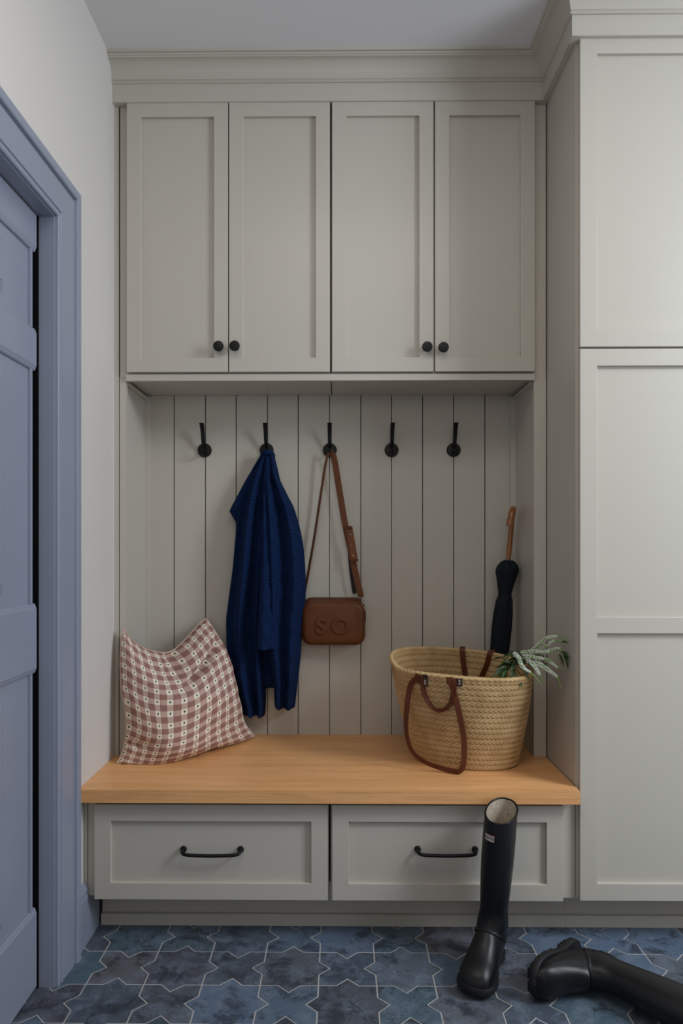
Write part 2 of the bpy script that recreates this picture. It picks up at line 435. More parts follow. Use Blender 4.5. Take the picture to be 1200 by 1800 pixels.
# casing, mitred round the opening.  profile: (distance from opening, thickness off wall)
pr = [(0, 0), (0, .010), (.003, .0125), (.008, .013), (.010, .0105), (.0135, .0105), (.015, .0145), (.019, .0155), (.023, .0125), (.030, .0135), (.050, .0165), (.068, .018), (.078, .0175), (.081, .0135), (.084, .0135), (.0855, .023), (.089, .0255), (.103, .0265), (.108, .024), (.108, 0)]
b = B(); rings = []
for (yy, zz, sy, sz) in ((OPEN1, 0, 1, 0), (OPEN1, OPENZ, 1, 1), (OPEN0, OPENZ, -1, 1), (OPEN0, 0, -1, 0)):
    rings.append([(XL+.0005+t_, yy+sy*(o*1.25+.004), zz+sz*(o*1.12+.003)) for o, t_ in pr])
loft(b, rings); fixn(b); obj('casing', b, M['blue'], door, smooth=25)
# slab
XS = -.808; E1 = OPEN1-.013; E0 = OPEN0+.005; DZ0, DZ1 = .012, OPENZ-.004
b = B(); box(b, XS-.036, XS-.011, E0, E1-.012, DZ0, DZ1)
slab = obj('door_slab', b, M['blue'], door, bevel=.001)
zr = [(DZ0, .222), (.848, 1.034), (1.655, 1.768), (1.972, DZ1)]
def rail(b, y0, y1, z0, z1, bev=.011):
    # proud board with softly moulded edges
    ry = [(y0, y1, XS-.0112), (y0, y1, XS-.006), (y0+.003, y1-.003, XS-.003), (y0+.005, y1-.003, XS-.003), (y0+.010, y1-.003, XS)]
    rings = []
    zlo = z0 if z0 > .03 else None; zhi = z1 if z1 < 2.0 else None
    for k, (_, _, x) in enumerate(ry):
        ins = (0, 0, .004, .006, .014)[k]
        a = z0 + (ins if z0 > .05 else 0); c = z1 - (ins if z1 < 2.0 else 0)
        rings.append([(x, y0, a), (x, y1, a), (x, y1, c), (x, y0, c)])
    loft(b, rings); return fixn(b)
for z0, z1 in zr:
    obj('door_rail', rail(B(), E0, E1, z0, z1), M['blue'], slab)
for (z0, z1) in ((.222, .848), (1.034, 1.655), (1.768, 1.972)):
    ym = (E0+E1)/2
    b = B(); box(b, XS-.0112, XS-.001, E0, E0+.10, z0-.001, z1+.001); box(b, XS-.0112, XS-.001, ym-.045, ym+.045, z0-.001, z1+.001)
    box(b, XS-.0112, XS-.004, E1-.030, E1-.016, z0-.001, z1+.001)
    obj('door_stile', b, M['blue'], slab, bevel=.003)
    for (a, c) in ((ym+.06, 1.712), (E0+.12, ym-.06)):
        b = B(); rings = []
        for ins, x in ((0, XS-.0112), (.004, XS-.0095), (.022, XS-.003), (.024, XS-.001)):
            rings.append([(x, a+ins-.012, z0+.035+ins), (x, c-ins+.012, z0+.035+ins), (x, c-ins+.012, z1-.035-ins), (x, a+ins-.012, z1-.035-ins)])
        loft(b, rings); fixn(b); obj('raised_panel', b, M['blue'], slab)
b = B(); lathe(b, [(.028, 0), (.028, .006), (.012, .010), (.011, .035), (.024, .045), (.028, .060), (.020, .070), (.004, .072)], (0, 0, 0), 'Z')
b.transform(Matrix.Translation((XS, E0+.07, .95)) @ Matrix.Rotation(R(90), 4, 'Y'))
obj('door_knob', b, M['black'], slab, smooth=40)
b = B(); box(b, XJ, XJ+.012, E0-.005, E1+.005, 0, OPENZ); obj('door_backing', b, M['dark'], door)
b = B(); box(b, XS-.040, XS+.001, OPEN1-.0045, OPEN1-.0002, 0, OPENZ-.0002); obj('jamb_gap_shade', b, M['black'], door)  # black strips stand in for the shade of the deep jamb gap
b = B(); box(b, XS-.040, XS-.004, OPEN0+.005, OPEN1-.0045, OPENZ-.0035, OPENZ-.0002); obj('jamb_gap_shade', b, M['black'], door)

# ================================================================== CABINET BUILDERS
def shaker(parent, x0, x1, z0, z1, yf, fw=.048, rails=(), rec=.0125, th=.0195, name='door'):
    """framed front with recessed panels; front face at y = yf"""
    b = B(); bounds = []; lo = z0+fw
    for (r0, r1) in rails: bounds.append((lo, r0)); lo = r1
    bounds.append((lo, z1-fw))
    xc = [x0, x0+fw, x1-fw, x1]; zc = [z0] + [q for bd in bounds for q in bd] + [z1]
    solid = lambda i, j: 0 <= i < 3 and 0 <= j < len(zc)-1 and not (i == 1 and j % 2 == 1)
    vd = {}
    def V(i, j, k):
        if (i, j, k) not in vd: vd[(i, j, k)] = b.verts.new((xc[i], yf+th*k, zc[j]))
        return vd[(i, j, k)]
    for i in range(3):
        for j in range(len(zc)-1):
            if not solid(i, j): continue
            b.faces.new((V(i,j,0), V(i+1,j,0), V(i+1,j+1,0), V(i,j+1,0))); b.faces.new((V(i,j,1), V(i,j+1,1), V(i+1,j+1,1), V(i+1,j,1)))
            if not solid(i-1, j): b.faces.new((V(i,j,0), V(i,j+1,0), V(i,j+1,1), V(i,j,1)))
            if not solid(i+1, j): b.faces.new((V(i+1,j,0), V(i+1,j,1), V(i+1,j+1,1), V(i+1,j+1,0)))
            if not solid(i, j-1): b.faces.new((V(i,j,0), V(i,j,1), V(i+1,j,1), V(i+1,j,0)))
            if not solid(i, j+1): b.faces.new((V(i,j+1,0), V(i+1,j+1,0), V(i+1,j+1,1), V(i,j+1,1)))
    fixn(b)
    d = obj(name, b, M['cab'], parent)
    md = d.modifiers.new('bevel', 'BEVEL'); md.width = .0011; md.segments = 2; md.limit_method = 'ANGLE'
    for lo, hi in bounds:
        b = B(); box(b, x0+fw-.001, x1-fw+.001, yf+rec, yf+th-.001, lo-.001, hi+.001)
        obj('panel', b, M['cab'], d)
    return d

# upper cabinets: two units with two doors each
yd = DUF-.021
doors_px = [(222.5, 400.5), (402.5, 579.5), (583.5, 761.5), (764.5, 940)]
zt = PZ(178.6, yd); zb = PZ(653.2, yd)
midX = PX(581.5, DUF)
def knob(parent, px, py):
    p = P(px, py, yd-.02); b = B()
    lathe(b, [(.0075, yd), (.0065, yd-.004), (.006, yd-.012), (.0085, yd-.016), (.0155, yd-.020), (.0175, yd-.023), (.0175, yd-.027), (.0155, yd-.030), (.011, yd-.031)][::-1], (p.x, 0, p.z), 'Y', 28)
    obj('knob', b, M['black'], parent, smooth=35)
for k, (a, c, lab) in enumerate(((PX(210.3, DUF), midX, 'pale grey upper cabinet with two framed doors, left unit near the door wall'),
                                 (midX, .7045, 'pale grey upper cabinet with two framed doors, right unit beside the tall cabinet'))):
    u = thing('upper_cabinet', lab, 'cabinet', ((a+c)/2, 2.58, 1.755), 'upper cabinets')
    b = B(); box(b, a+.0018, c-.0018, DUF, 2.7295, 1.7625, 2.6905)
    obj('carcass', b, M['cab'], u, bevel=.0008, seg=1)
    # light rail under the doors
    b = B(); box(b, max(a, PX(222.8, DUF)), min(c, PX(938, DUF)), DUF-.011, DUF+.010, PZ(668.6, DUF-.011), PZ(657.5, DUF-.011)); obj('light_rail', b, M['cab'], u, bevel=.0015)
    for q in (0, 1):
        x0, x1 = doors_px[2*k+q]
        d = shaker(u, PX(x0, yd), PX(x1, yd), zb, zt, yd)
        kx, ky = [(384, 609), (412.5, 608.5), (750.5, 610), (779, 611)][2*k+q]
        knob(d, kx, ky)

# tall cabinet on the right
u = thing('tall_cabinet', 'tall pale grey cabinet with framed doors, floor to ceiling at the right', 'cabinet', (1.03, 2.4, 0))
TD = 2.115; TXR = 1.335
b = B(); box(b, XT, TXR, 2.136, 2.728, .135, 2.6905); obj('carcass', b, M['cab'], u, bevel=.001)
b = B(); box(b, .7045, TXR, DTOE, 2.72, 0.0, .135); obj('toe_kick', b, M['cab'], u)
b = B(); box(b, .7045, TXR, DTOE-.013, DTOE-.0003, 0.0, .036); obj('shoe_moulding', b, M['cab'], u, bevel=.004)
tx0 = PX(1019.3, TD); tx1 = 1.328
d = shaker(u, tx0, tx1, PZ(1581.5, TD), PZ(614, TD), TD, fw=.0505, rails=((PZ(1113, TD), PZ(1084.5, TD)),))
d = shaker(u, tx0, tx1, PZ(610.5, TD), PZ(67, TD), TD, fw=.0505)
for p_, z_ in (('lower', 1.05), ('upper', 1.85)):
    b = B(); lathe(b, [(.011, TD-.031), (.0175, TD-.027), (.0175, TD-.023), (.006, TD-.012), (.0075, TD)], (tx1-.025, 0, z_), 'Y', 24)
    obj('knob', b, M['black'], u, smooth=35)

# bench cabinet with two drawers
u = thing('bench_cabinet', 'low pale grey cabinet with two wide drawers under the oak bench top', 'cabinet', (0, 2.4, 0))
for xa, xb in ((PX(155, DLF), PX(577.8, DLF)), (PX(581.0, DLF), .7045)):
    b = B(); box(b, xa, xb, DLF, 2.72, .135, ZB-.0385); obj('carcass', b, M['cab'], u, bevel=.001)
b = B(); box(b, XL+.001, PX(154, DLF), DLF-.003, DLF+.02, .135, ZB-.0385); obj('filler_strip', b, M['cab'], u, bevel=.0015)
b = B(); box(b, XL+.022, .704, DTOE, 2.72, 0.0, .1345); obj('toe_kick', b, M['cab'], u)
b = B(); box(b, XL+.022, .704, DTOE-.013, DTOE-.0003, 0.0, .036); obj('shoe_moulding', b, M['cab'], u, bevel=.004)
DD = DLF-.021
def drawer(x0, x1, hx):
    d = shaker(u, PX(x0, DD), PX(x1, DD), PZ(1583, DD), PZ(1415.5, DD), DD, fw=.0495, name='drawer')
    b = B(); y0 = DD+.0125
    c = P(hx, 1499, DD); hw = .0855; z = c.z
    rings = []
    zz = z+.002
    path = cr([(c.x-hw, y0-.002, zz+.004), (c.x-hw, y0-.016, zz+.003), (c.x-hw+.004, y0-.025, zz), (c.x-hw+.018, y0-.029, zz-.002), (c.x-.03, y0-.031, zz-.003), (c.x, y0-.0315, zz-.0032),
               (c.x+.03, y0-.031, zz-.003), (c.x+hw-.018, y0-.029, zz-.002), (c.x+hw-.004, y0-.025, zz), (c.x+hw, y0-.016, zz+.003), (c.x+hw, y0-.002, zz+.004)], 5)
    tube(b, path, lambda t_: .0052 + .0016*abs(2*t_-1)**6, 12)
    for s in (-1, 1):
        x = c.x+s*hw
        lathe(b, [(.0098, -.0003), (.0098, -.006), (.0078, -.009), (.003, -.010)][::-1], (x, y0, z+.006), 'Y', 16)
    obj('drawer_handle', b, M['black'], d, smooth=40, bevel=0)
drawer(165.5, 576, 371.5)
drawer(583.5, 990, 785)

# oak bench top
b = B(); box(b, XL+.0008, .7033, DB, 2.7285, ZB-.038, ZB-.0002)
o = obj('oak_bench', b, M['oak'], bevel=.0014); tag(o, 'oiled oak bench top spanning the niche above the drawers', 'bench')

# ================================================================== COAT HOOKS
hooks = [(359.5, 'black metal coat hook nearest the door wall, empty'), (468.5, 'black metal coat hook holding the blue coat'),
         (579.5, 'black metal coat hook holding the tan bag'), (688, 'empty black coat hook just right of the bag hook'),
         (797, 'empty black coat hook nearest the tall cabinet')]
HZ = PZ(791, 2.70); hookx = []
def hook_parts(x, lab):
    h = thing('coat_hook', lab, 'hook', (x, DBK, HZ), 'coat hooks')
    b = B(); lathe(b, [(.0262, -.0003), (.0265, -.006), (.0240, -.0095), (.012, -.0112)][::-1], (x, DBK, HZ), 'Y', 32); obj('back_plate', b, M['black'], h, smooth=35)
    b = B()
    path = cr([(x, DBK-.009, HZ+.004), (x, DBK-.022, HZ+.014), (x, DBK-.034, HZ+.034), (x, DBK-.042, HZ+.058), (x, DBK-.055, HZ+.082), (x, DBK-.066, HZ+.091)], 6)
    ribbon(b, path, Vector((1, 0, 0)), lambda t_: .012+.005*t_, .0075); obj('upper_prong', b, M['black'], h, smooth=50)
    b = B(); path = cr([(x, DBK-.009, HZ-.006), (x, DBK-.022, HZ-.016), (x, DBK-.036, HZ-.020), (x, DBK-.047, HZ-.012), (x, DBK-.050, HZ+.000)], 6)
    ribbon(b, path, Vector((1, 0, 0)), .011, .007); obj('lower_prong', b, M['black'], h, smooth=50)
    return h
for px, lab in hooks:
    x = PX(px, DBK-.005); hookx.append(x)
    if px == 359.5: proto = hook_parts(x, lab)
    else:
        c = proto.copy(); C.objects.link(c); c.location.x = x; c['label'] = lab
        for ch in proto.children:
            q = ch.copy(); C.objects.link(q); q.parent = c

# ================================================================== COAT
def interp_rows(rows, k=8):
    rows = [list(map(float, r)) for r in rows]; n = len(rows[0]); out = []
    for i in range(len(rows)-1):
        p0, p1, p2, p3 = rows[max(i-1, 0)], rows[i], rows[i+1], rows[min(i+2, len(rows)-1)]
        for j in range(k):
            t_ = j/k
            out.append([.5*((2*p1[q]) + (p2[q]-p0[q])*t_ + (2*p0[q]-5*p1[q]+4*p2[q]-p3[q])*t_*t_ + (3*p1[q]-p0[q]-3*p2[q]+p3[q])*t_**3) for q in range(n)])
    out.append(rows[-1]); return out
def cloth(b, rows, nfold=2, amp=.008, ph=0, n=44, pw=2.6):
    rr = interp_rows(rows); rings = []
    for i, (y, xl, xr, df, db) in enumerate(rr):
        v_ = i/(len(rr)-1); dm = (df+db)/2; hd = (db-df)/2
        a0 = PX(xl, dm); a1 = PX(xr, dm); z = PZ(y, dm); ring = []
        for k in range(n):
            a = 2*math.pi*k/n; c_, s_ = math.cos(a), math.sin(a)
            ux = math.copysign(abs(c_)**(2/pw), c_); uy = math.copysign(abs(s_)**(2/pw), s_)
            x = (a0+a1)/2 + (a1-a0)/2*ux
            yy = dm - hd*uy
            if s_ > 0: yy += -amp*min(1, v_*3+.25)*s_*math.cos(ux*math.pi*nfold + ph + v_*1.3) + .0025*math.sin(z*70+ux*5+ph)*s_
            zz = z + .0012*math.sin(ux*4+ph)*v_
            ring.append((x, yy, zz))
        rings.append(ring)
    loft(b, rings); return fixn(b)
coat = thing('coat', 'navy blue ribbed knit coat hanging from the second hook', 'coat', (hookx[1], 2.66, HZ-.02))
b = B()
cloth(b, [(797, 460, 478, 2.655, 2.685), (835, 438, 476, 2.640, 2.69), (880, 424, 474, 2.628, 2.695), (930, 415.5, 470, 2.618, 2.697), (1000, 409, 466, 2.615, 2.699), (1060, 401, 464, 2.625, 2.70),
          (1100, 397.5, 464, 2.632, 2.70), (1180, 402, 466, 2.638, 2.70), (1230, 417, 467, 2.64, 2.70), (1252, 426, 466, 2.642, 2.698), (1258, 431, 464, 2.648, 2.69)], 2.1, .026, .9)
cloth(b, [(797, 463, 481, 2.65, 2.68), (833, 464, 488, 2.635, 2.69), (868, 462, 504, 2.62, 2.695), (900, 462, 519, 2.61, 2.697), (960, 462, 533, 2.60, 2.70), (1040, 464, 537.5, 2.595, 2.70),
          (1100, 467, 531, 2.597, 2.70), (1150, 472, 527.5, 2.60, 2.70), (1190, 480, 524, 2.61, 2.70), (1236, 482.5, 519, 2.62, 2.695), (1244, 485, 517, 2.63, 2.69)], 1.9, .024, 2.6)
cloth(b, [(800, 458, 482, 2.66, 2.69), (850, 442, 494, 2.655, 2.70), (960, 420, 520, 2.65, 2.702), (1100, 408, 530, 2.655, 2.702), (1190, 420, 524, 2.66, 2.702), (1208, 440, 512, 2.67, 2.70)], 1.0, .004, 0)
# the peak of the shoulder behind, left
cloth(b, [(812, 452, 468, 2.665, 2.69), (840, 434, 462, 2.655, 2.695), (870, 418, 452, 2.65, 2.698), (896, 404.5, 444, 2.648, 2.70), (903, 406, 440, 2.65, 2.70), (922, 417, 434, 2.66, 2.70)], .5, .006, 1)
# gathered collar over the hook
tube(b, cr([P(462, 801, 2.67), P(465, 797, 2.652), P(470, 795, 2.645), P(476, 797, 2.655), P(479, 802, 2.67)], 5), .011, 12)
obj('coat_body', b, M['coat'], coat, smooth=60)
b = B()
cloth(b, [(803, 465, 477, 2.642, 2.66), (857, 461, 474, 2.622, 2.65), (900, 458.5, 476, 2.605, 2.64), (1000, 456.5, 479, 2.582, 2.62), (1060, 455, 482, 2.572, 2.612), (1100, 453, 484.5, 2.566, 2.61), (1136, 452, 487, 2.562, 2.61), (1142, 453.5, 486, 2.568, 2.604)], .9, .009, .3, pw=2.0)
obj('sleeve', b, M['coat'], coat, smooth=60)

# ================================================================== CROSS-BODY BAG
bag = thing('crossbody_bag', 'tan leather cross-body bag hanging by its strap from the middle hook', 'bag', (PX(585, 2.65), 2.65, PZ(1130, 2.65)))
def rrect(x0, x1, z0, z1, r, y, n=8):
    pts = []
    for cx_, cz_, a0 in ((x1-r, z1-r, 0), (x0+r, z1-r, 90), (x0+r, z0+r, 180), (x1-r, z0+r, 270)):
        for k in range(n+1):
            a = R(a0+90*k/n); pts.append(Vector((cx_+r*math.cos(a), y, cz_+r*math.sin(a))))
    # subtle sag of top edge
    return pts
bx0, bx1 = PX(531, 2.65), PX(640.5, 2.65); bz0, bz1 = PZ(1133, 2.64), PZ(1051.5, 2.68)
def bslice(y, ins, top=0, r=.036): return rrect(bx0+ins, bx1-ins, bz0+ins*.8, bz1-top-ins*.3, max(r-ins*.6, .012), y)
b = B(); loft(b, [bslice(2.699, .020), bslice(2.6985, .006), bslice(2.692, 0, 0), bslice(2.676, .0005, .002), bslice(2.660, 0, .006), bslice(2.645, .0, .012)], True); fixn(b)
obj('bag_body', b, M['tan'], bag, smooth=50)
b = B(); rings = [bslice(2.6448, .0, .012)]
for ins, y in ((.001, 2.636), (.004, 2.629), (.009, 2.6245), (.016, 2.6215), (.028, 2.6195)): rings.append(bslice(y, ins, .013))
loft(b, rings, True); fixn(b); obj('front_panel', b, M['tan'], bag, smooth=50)
def loop_tube(pts, r, mat, name, parent):
    b = B(); n = len(pts); rings = []
    for i, p in enumerate(pts):
        d_ = (pts[(i+1) % n]-pts[i-1]).normalized(); a_ = Vector((0, 1, 0)); c_ = d_.cross(a_)
        rings.append([p + (a_*math.cos(2*math.pi*k/8)+c_*math.sin(2*math.pi*k/8))*r for k in range(8)])
    rings.append(rings[0]); loft(b, rings, False); fixn(b); return obj(name, b, mat, parent, smooth=60)
loop_tube(bslice(2.640, .0005, .0125), .0026, M['handle'], 'piping', bag)
loop_tube(bslice(2.690, .0, .0), .0026, M['handle'], 'piping', bag)
b = B(); zt_ = bslice(2.666, -.0012, .0045); ribbon(b, zt_[2:20], Vector((0, 1, 0)), .006, .0012); obj('zip', b, M['handle'], bag)
def text_mesh(txt, size, extr, bev):
    cu = bpy.data.curves.new('text', 'FONT'); cu.body = txt; cu.size = size; cu.extrude = extr; cu.bevel_depth = bev; cu.bevel_resolution = 2
    cu.align_x = 'CENTER'; cu.align_y = 'CENTER'
    o = bpy.data.objects.new('text', cu); C.objects.link(o)
    dg = bpy.context.evaluated_depsgraph_get(); me = bpy.data.meshes.new_from_object(o.evaluated_get(dg))
    bpy.data.objects.remove(o); b = B(); b.from_mesh(me); bpy.data.meshes.remove(me); return b
for ch, cxp in (('S', 563.5), ('O', 598.5)):
    b = text_mesh(ch, .079, .0016, .0032)
    p = P(cxp, 1102, 2.6185)
    b.transform(Matrix.Translation(p) @ Matrix.Rotation(R(90), 4, 'X') @ Matrix.Scale(1.08, 4, (1, 0, 0)))
    obj('embossed_letter', b, M['tan'], bag, smooth=50)
# strap
hx = hookx[2]
left = cr([(hx+.001, 2.662, HZ-.013), P(574, 806, 2.665), P(565, 860, 2.675), P(553, 940, 2.68), P(541, 1010, 2.675), P(533.5, 1050, 2.668)], 8)
b = B(); ribbon(b, left, [Vector((.45, -.9, 0))]*len(left), .020, .0026); obj('strap', b, M['strap'], bag, smooth=40)
right = cr([(hx+.001, 2.661, HZ-.0125), P(587, 806, 2.664), P(596, 860, 2.67), P(607, 925, 2.668), P(620, 985, 2.664), P(631, 1035, 2.662), P(635, 1050, 2.664)], 8)
b = B(); ribbon(b, right, [Vector((.85, -.45, 0))]*len(right), lambda t_: .026 if t_ < .96 else .014, .0026); obj('strap', b, M['strap'], bag, smooth=40)
adj = cr([P(613, 926, 2.655), P(618, 955, 2.653), P(623, 986, 2.651)], 5)
b = B(); ribbon(b, adj, Vector((.9, -.3, 0)), .027, .004); ad = obj('strap_adjuster', b, M['strap'], bag, smooth=40)
for (q, w_) in ((P(612, 927, 2.6525), .030), (P(622.5, 985, 2.649), .030)):
    b = B(); ribbon(b, [q+Vector((0, 0, .005)), q-Vector((0, 0, .005))], Vector((.9, -.3, 0)), w_, .007); obj('keeper', b, M['handle'], bag)
for (rx, ry) in ((616, 940), (617.5, 958), (620, 977)):
    q = P(rx, ry, 2.6495); b = B(); lathe(b, [(.0012, -.002), (.0022, -.001), (.0024, 0.001)], (q.x, q.y, q.z), 'Y', 12); obj('rivet', b, M['brass'], bag, smooth=50)
b = B(); tl = cr([P(614, 960, 2.676), P(617, 1000, 2.678), P(622, 1036, 2.680), P(624, 1044, 2.68)], 5)
ribbon(b, tl, Vector((.8, -.5, 0)), lambda t_: .018 if t_ < .85 else .018*(1-(t_-.85)/.16), .0024); obj('strap_tail', b, M['dleather'], bag)
for sx, (px_, py_) in ((-1, (532, 1058)), (1, (637.5, 1058))):
    b = B(); p = P(px_, py_, 2.664)
    def ring(c_, rx_, rz_, tilt):
        pts = [c_ + Vector((math.cos(a)*rx_*math.cos(tilt), math.cos(a)*rx_*math.sin(tilt), math.sin(a)*rz_)) for a in [2*math.pi*k/16 for k in range(17)]]
        tube(b, pts, .0013, 8, False)
    ring(p, .007, .007, .9); ring(p+Vector((sx*.003, 0, -.013)), .004, .009, .5); ring(p+Vector((sx*.004, 0, -.024)), .006, .005, 1.0)
    obj('clasp', b, M['steel'], bag, smooth=50)
    b = B(); q = P(528 if sx < 0 else 642, 1085, 2.664)
    ribbon(b, [q+Vector((0, 0, .022)), q, q-Vector((0, 0, .018))], Vector((.1, 1, 0)), .014, .003); obj('side_tab', b, M['handle'], bag)

# ================================================================== PILLOW
pil = thing('pillow', 'dusty rose and cream checked cushion leaning in the bench corner', 'pillow', (PX(320, 2.5), 2.5, ZB))
def pb(pts): return cr([P(*p) for p in pts], 10)
top = pb([(216, 1105, 2.40), (233, 1127, 2.43), (262, 1143, 2.48), (298, 1146, 2.54), (326, 1124, 2.60), (346, 1101, 2.65), (363, 1087, 2.68)])
bot = pb([(205, 1344, 2.335), (232, 1347, 2.355), (268, 1346, 2.36), (318, 1334, 2.41), (368, 1317, 2.49), (410, 1307, 2.56), (448, 1294, 2.655)])
lef = pb([(205, 1344, 2.335), (217, 1315, 2.355), (222, 1270, 2.365), (213, 1205, 2.375), (211.5, 1150, 2.385), (216, 1105, 2.40)])
rig = pb([(448, 1294, 2.655), (428, 1268, 2.615), (416, 1220, 2.595), (405, 1170, 2.60), (388, 1128, 2.635), (363, 1087, 2.68)])
NU = 60
def samp(c_, t_):
    f = t_*(len(c_)-1); i = min(int(f), len(c_)-2); return c_[i].lerp(c_[i+1], f-i)
def pillow_side(sgn):
    g = []
    c00, c10, c01, c11 = bot[0], bot[-1], top[0], top[-1]
    nrm = ((c10-c00).cross(c01-c00)).normalized()     # towards camera?
    if nrm.y > 0: nrm = -nrm
    for j in range(NU+1):
        v_ = j/NU; row = []
        for i in range(NU+1):
            u_ = i/NU
            p = samp(bot, u_)*(1-v_)+samp(top, u_)*v_ + samp(lef, v_)*(1-u_)+samp(rig, v_)*u_ - (c00*(1-u_)*(1-v_)+c10*u_*(1-v_)+c01*(1-u_)*v_+c11*u_*v_)
            e = (4*u_*(1-u_))*(4*v_*(1-v_)); bl = e**.55
            wr = .007*math.sin(u_*9+v_*16)*e**.5 + .006*math.sin(u_*46)*math.exp(-v_/.10)*min(1, e*9) + .005*math.sin(u_*40+1)*math.exp(-(1-v_)/.09)*min(1, e*9) + .006*math.sin(v_*38)*math.exp(-u_/.09)*min(1, e*9) + .004*math.sin(v_*44)*math.exp(-(1-u_)/.10)*min(1, e*9)
            # crease between the two upper corners
            cre = math.exp(-((u_-.50-.35*(1-v_)*-.6)/.07)**2)*max(0, (v_-.62)/.38)*min(1, e*6)
            wr -= .075*cre
            q2 = math.exp(-((v_-.70-.35*(u_-.55))/.030)**2)*max(0, min(1, (u_-.42)/.18))*(1 if u_ < .8 else max(0, (1-u_)/.2))
            wr -= .045*q2
            q3 = math.exp(-((v_-.26-.10*u_)/.022)**2)*max(0, 1-u_/.30)*min(1, u_*14)
            wr -= .036*q3
            th = (.104*bl + wr) if sgn > 0 else -.045*bl*(1 - .4*u_)
            row.append(p + nrm*th)
        g.append(row)
    return g
b = B(); uvl = b.loops.layers.uv.new('UVMap')
gf = pillow_side(1); gb = pillow_side(-1)
def put(g, flip, vb=None):
    vv = [[None]*(NU+1) for _ in range(NU+1)]
    for j in range(NU+1):
        for i in range(NU+1):
            if vb and (i in (0, NU) or j in (0, NU)): vv[j][i] = vb[j][i]
            else:
                p = g[j][i]
                if p.z < ZB+.001: p.z = ZB+.001
                vv[j][i] = b.verts.new(p)
    for j in range(NU):
        for i in range(NU):
            q = [(j, i), (j, i+1), (j+1, i+1), (j+1, i)]
            if flip: q = q[::-1]
            f = b.faces.new([vv[a][c_] for a, c_ in q])
            for l, (a, c_) in zip(f.loops, q): l[uvl].uv = (c_/NU + .012*math.sin(a/NU*7), a/NU + .012*math.sin(c_/NU*6))
    return vv
v1 = put(gf, False); put(gb, True, v1)
obj('cushion_cover', b, M['plaid'], pil, smooth=180)
b = B(); edge = bot[:-1] + rig[:-1] + top[::-1][:-1] + lef[::-1][:-1]
edge = [Vector((p.x, p.y, max(p.z, ZB+.004))) for p in edge]
n = len(edge); rings = []
for i, p in enumerate(edge):
    d_ = (edge[(i+1) % n]-edge[i-1]).normalized(); a_ = d_.cross(Vector((0, 1, 0))).normalized(); c_ = d_.cross(a_)
    rings.append([p + (a_*math.cos(2*math.pi*k/8)+c_*math.sin(2*math.pi*k/8))*.0028 for k in range(8)])
rings.append(rings[0]); loft(b, rings, False); fixn(b)
M['seam'] = newmat('seam_cloth', srgb(196, 172, 158), .9, .1)
obj('seam', b, M['seam'], pil, smooth=60)

# ================================================================== BASKET
PHI = -R(17)
def bparam(v_):
    e = v_**.9
    return (.425+(.397-.425)*v_, 2.40+(2.352-2.40)*v_, .168+(.235-.168)*e, .120+(.152-.120)*e)
def bsurf(th_, v_, off=0.0):
    cx_, cy_, a_, b_ = bparam(v_)
    c_, s_ = math.cos(th_), math.sin(th_)
    p = 2.25
    x = math.copysign(abs(c_)**(2/p), c_)*(a_+off); y = math.copysign(abs(s_)**(2/p), s_)*(b_+off)
    # soft sag on the left front of the wall
    zr_ = .800 + .020*s_ - .017*c_ - .010*math.exp(-((th_ % (2*math.pi))-R(225))**2/.15)
    z = ZB+.001 + (zr_-ZB)*v_
    X = cx_ + x*math.cos(PHI) - y*math.sin(PHI); Y = cy_ + x*math.sin(PHI) + y*math.cos(PHI)
    w_ = .006*math.sin(3*th_+v_*4)*v_
    return Vector((X + w_, Y + w_*.6, z))
bas = thing('woven_basket', 'woven straw market basket with brown leather handles on the bench', 'basket', (.42, 2.40, ZB))
NR = 17; NB = 84; SUBU = 7; SUBV = 12
def braid(u_, v_):
    """height of a plaited strip, 0..1"""
    r_ = v_*NR; fr = r_ % 1.0; row = int(r_)
    lobe = .45+.55*math.sin(math.pi*fr)**.5
    if fr < .5: ph = u_*NB + fr*1.9 + row*.5
    else: ph = u_*NB + (1-fr)*1.9 + .5 + row*.5
    k = ph % 1.0
    return lobe*(.30+.70*abs(math.sin(math.pi*k))**.6), lobe, k
n_u = NB*SUBU; n_v = NR*SUBV
b = B(); cl = b.loops.layers.float_color.new('weave')
grid = []; hh = []
for j in range(n_v+1):
    row = []; hr = []
    for i in range(n_u):
        h, lobe, k = braid(i/n_u, min(j/n_v, .9999))
        th_ = 2*math.pi*i/n_u
        row.append(b.verts.new(bsurf(th_, j/n_v, .0042*h))); hr.append(h)
    grid.append(row); hh.append(hr)
for j in range(n_v):
    for i in range(n_u):
        k = (i+1) % n_u
        f = b.faces.new((grid[j][i], grid[j][k], grid[j+1][k], grid[j+1][i]))
        for l, hv in zip(f.loops, (hh[j][i], hh[j][k], hh[j+1][k], hh[j+1][i])): l[cl] = (hv, hv, hv, 1)
obj('basket_wall', b, M['straw'], bas, smooth=180)
b = B(); cl = b.loops.layers.float_color.new('weave'); nu2 = NB*5; nv2 = NR*8; grid = []; hh = []
for j in range(nv2+1):
    row = []; hr = []
    for i in range(nu2):
        h, _, _ = braid(i/nu2, min(j/nv2, .9999)); row.append(b.verts.new(bsurf(2*math.pi*i/nu2, max(j/nv2, .01), -.006-.0035*h))); hr.append(h)
    grid.append(row); hh.append(hr)
for j in range(nv2):
    for i in range(nu2):
        k = (i+1) % nu2; f = b.faces.new((grid[j][i], grid[j+1][i], grid[j+1][k], grid[j][k]))
        for l, hv in zip(f.loops, (hh[j][i], hh[j+1][i], hh[j+1][k], hh[j][k])): l[cl] = (hv, hv, hv, 1)
f = b.faces.new([v_ for v_ in grid[0]])
for l in f.loops: l[cl] = (.7, .7, .7, 1)
obj('basket_lining', b, M['straw'], bas, smooth=180)
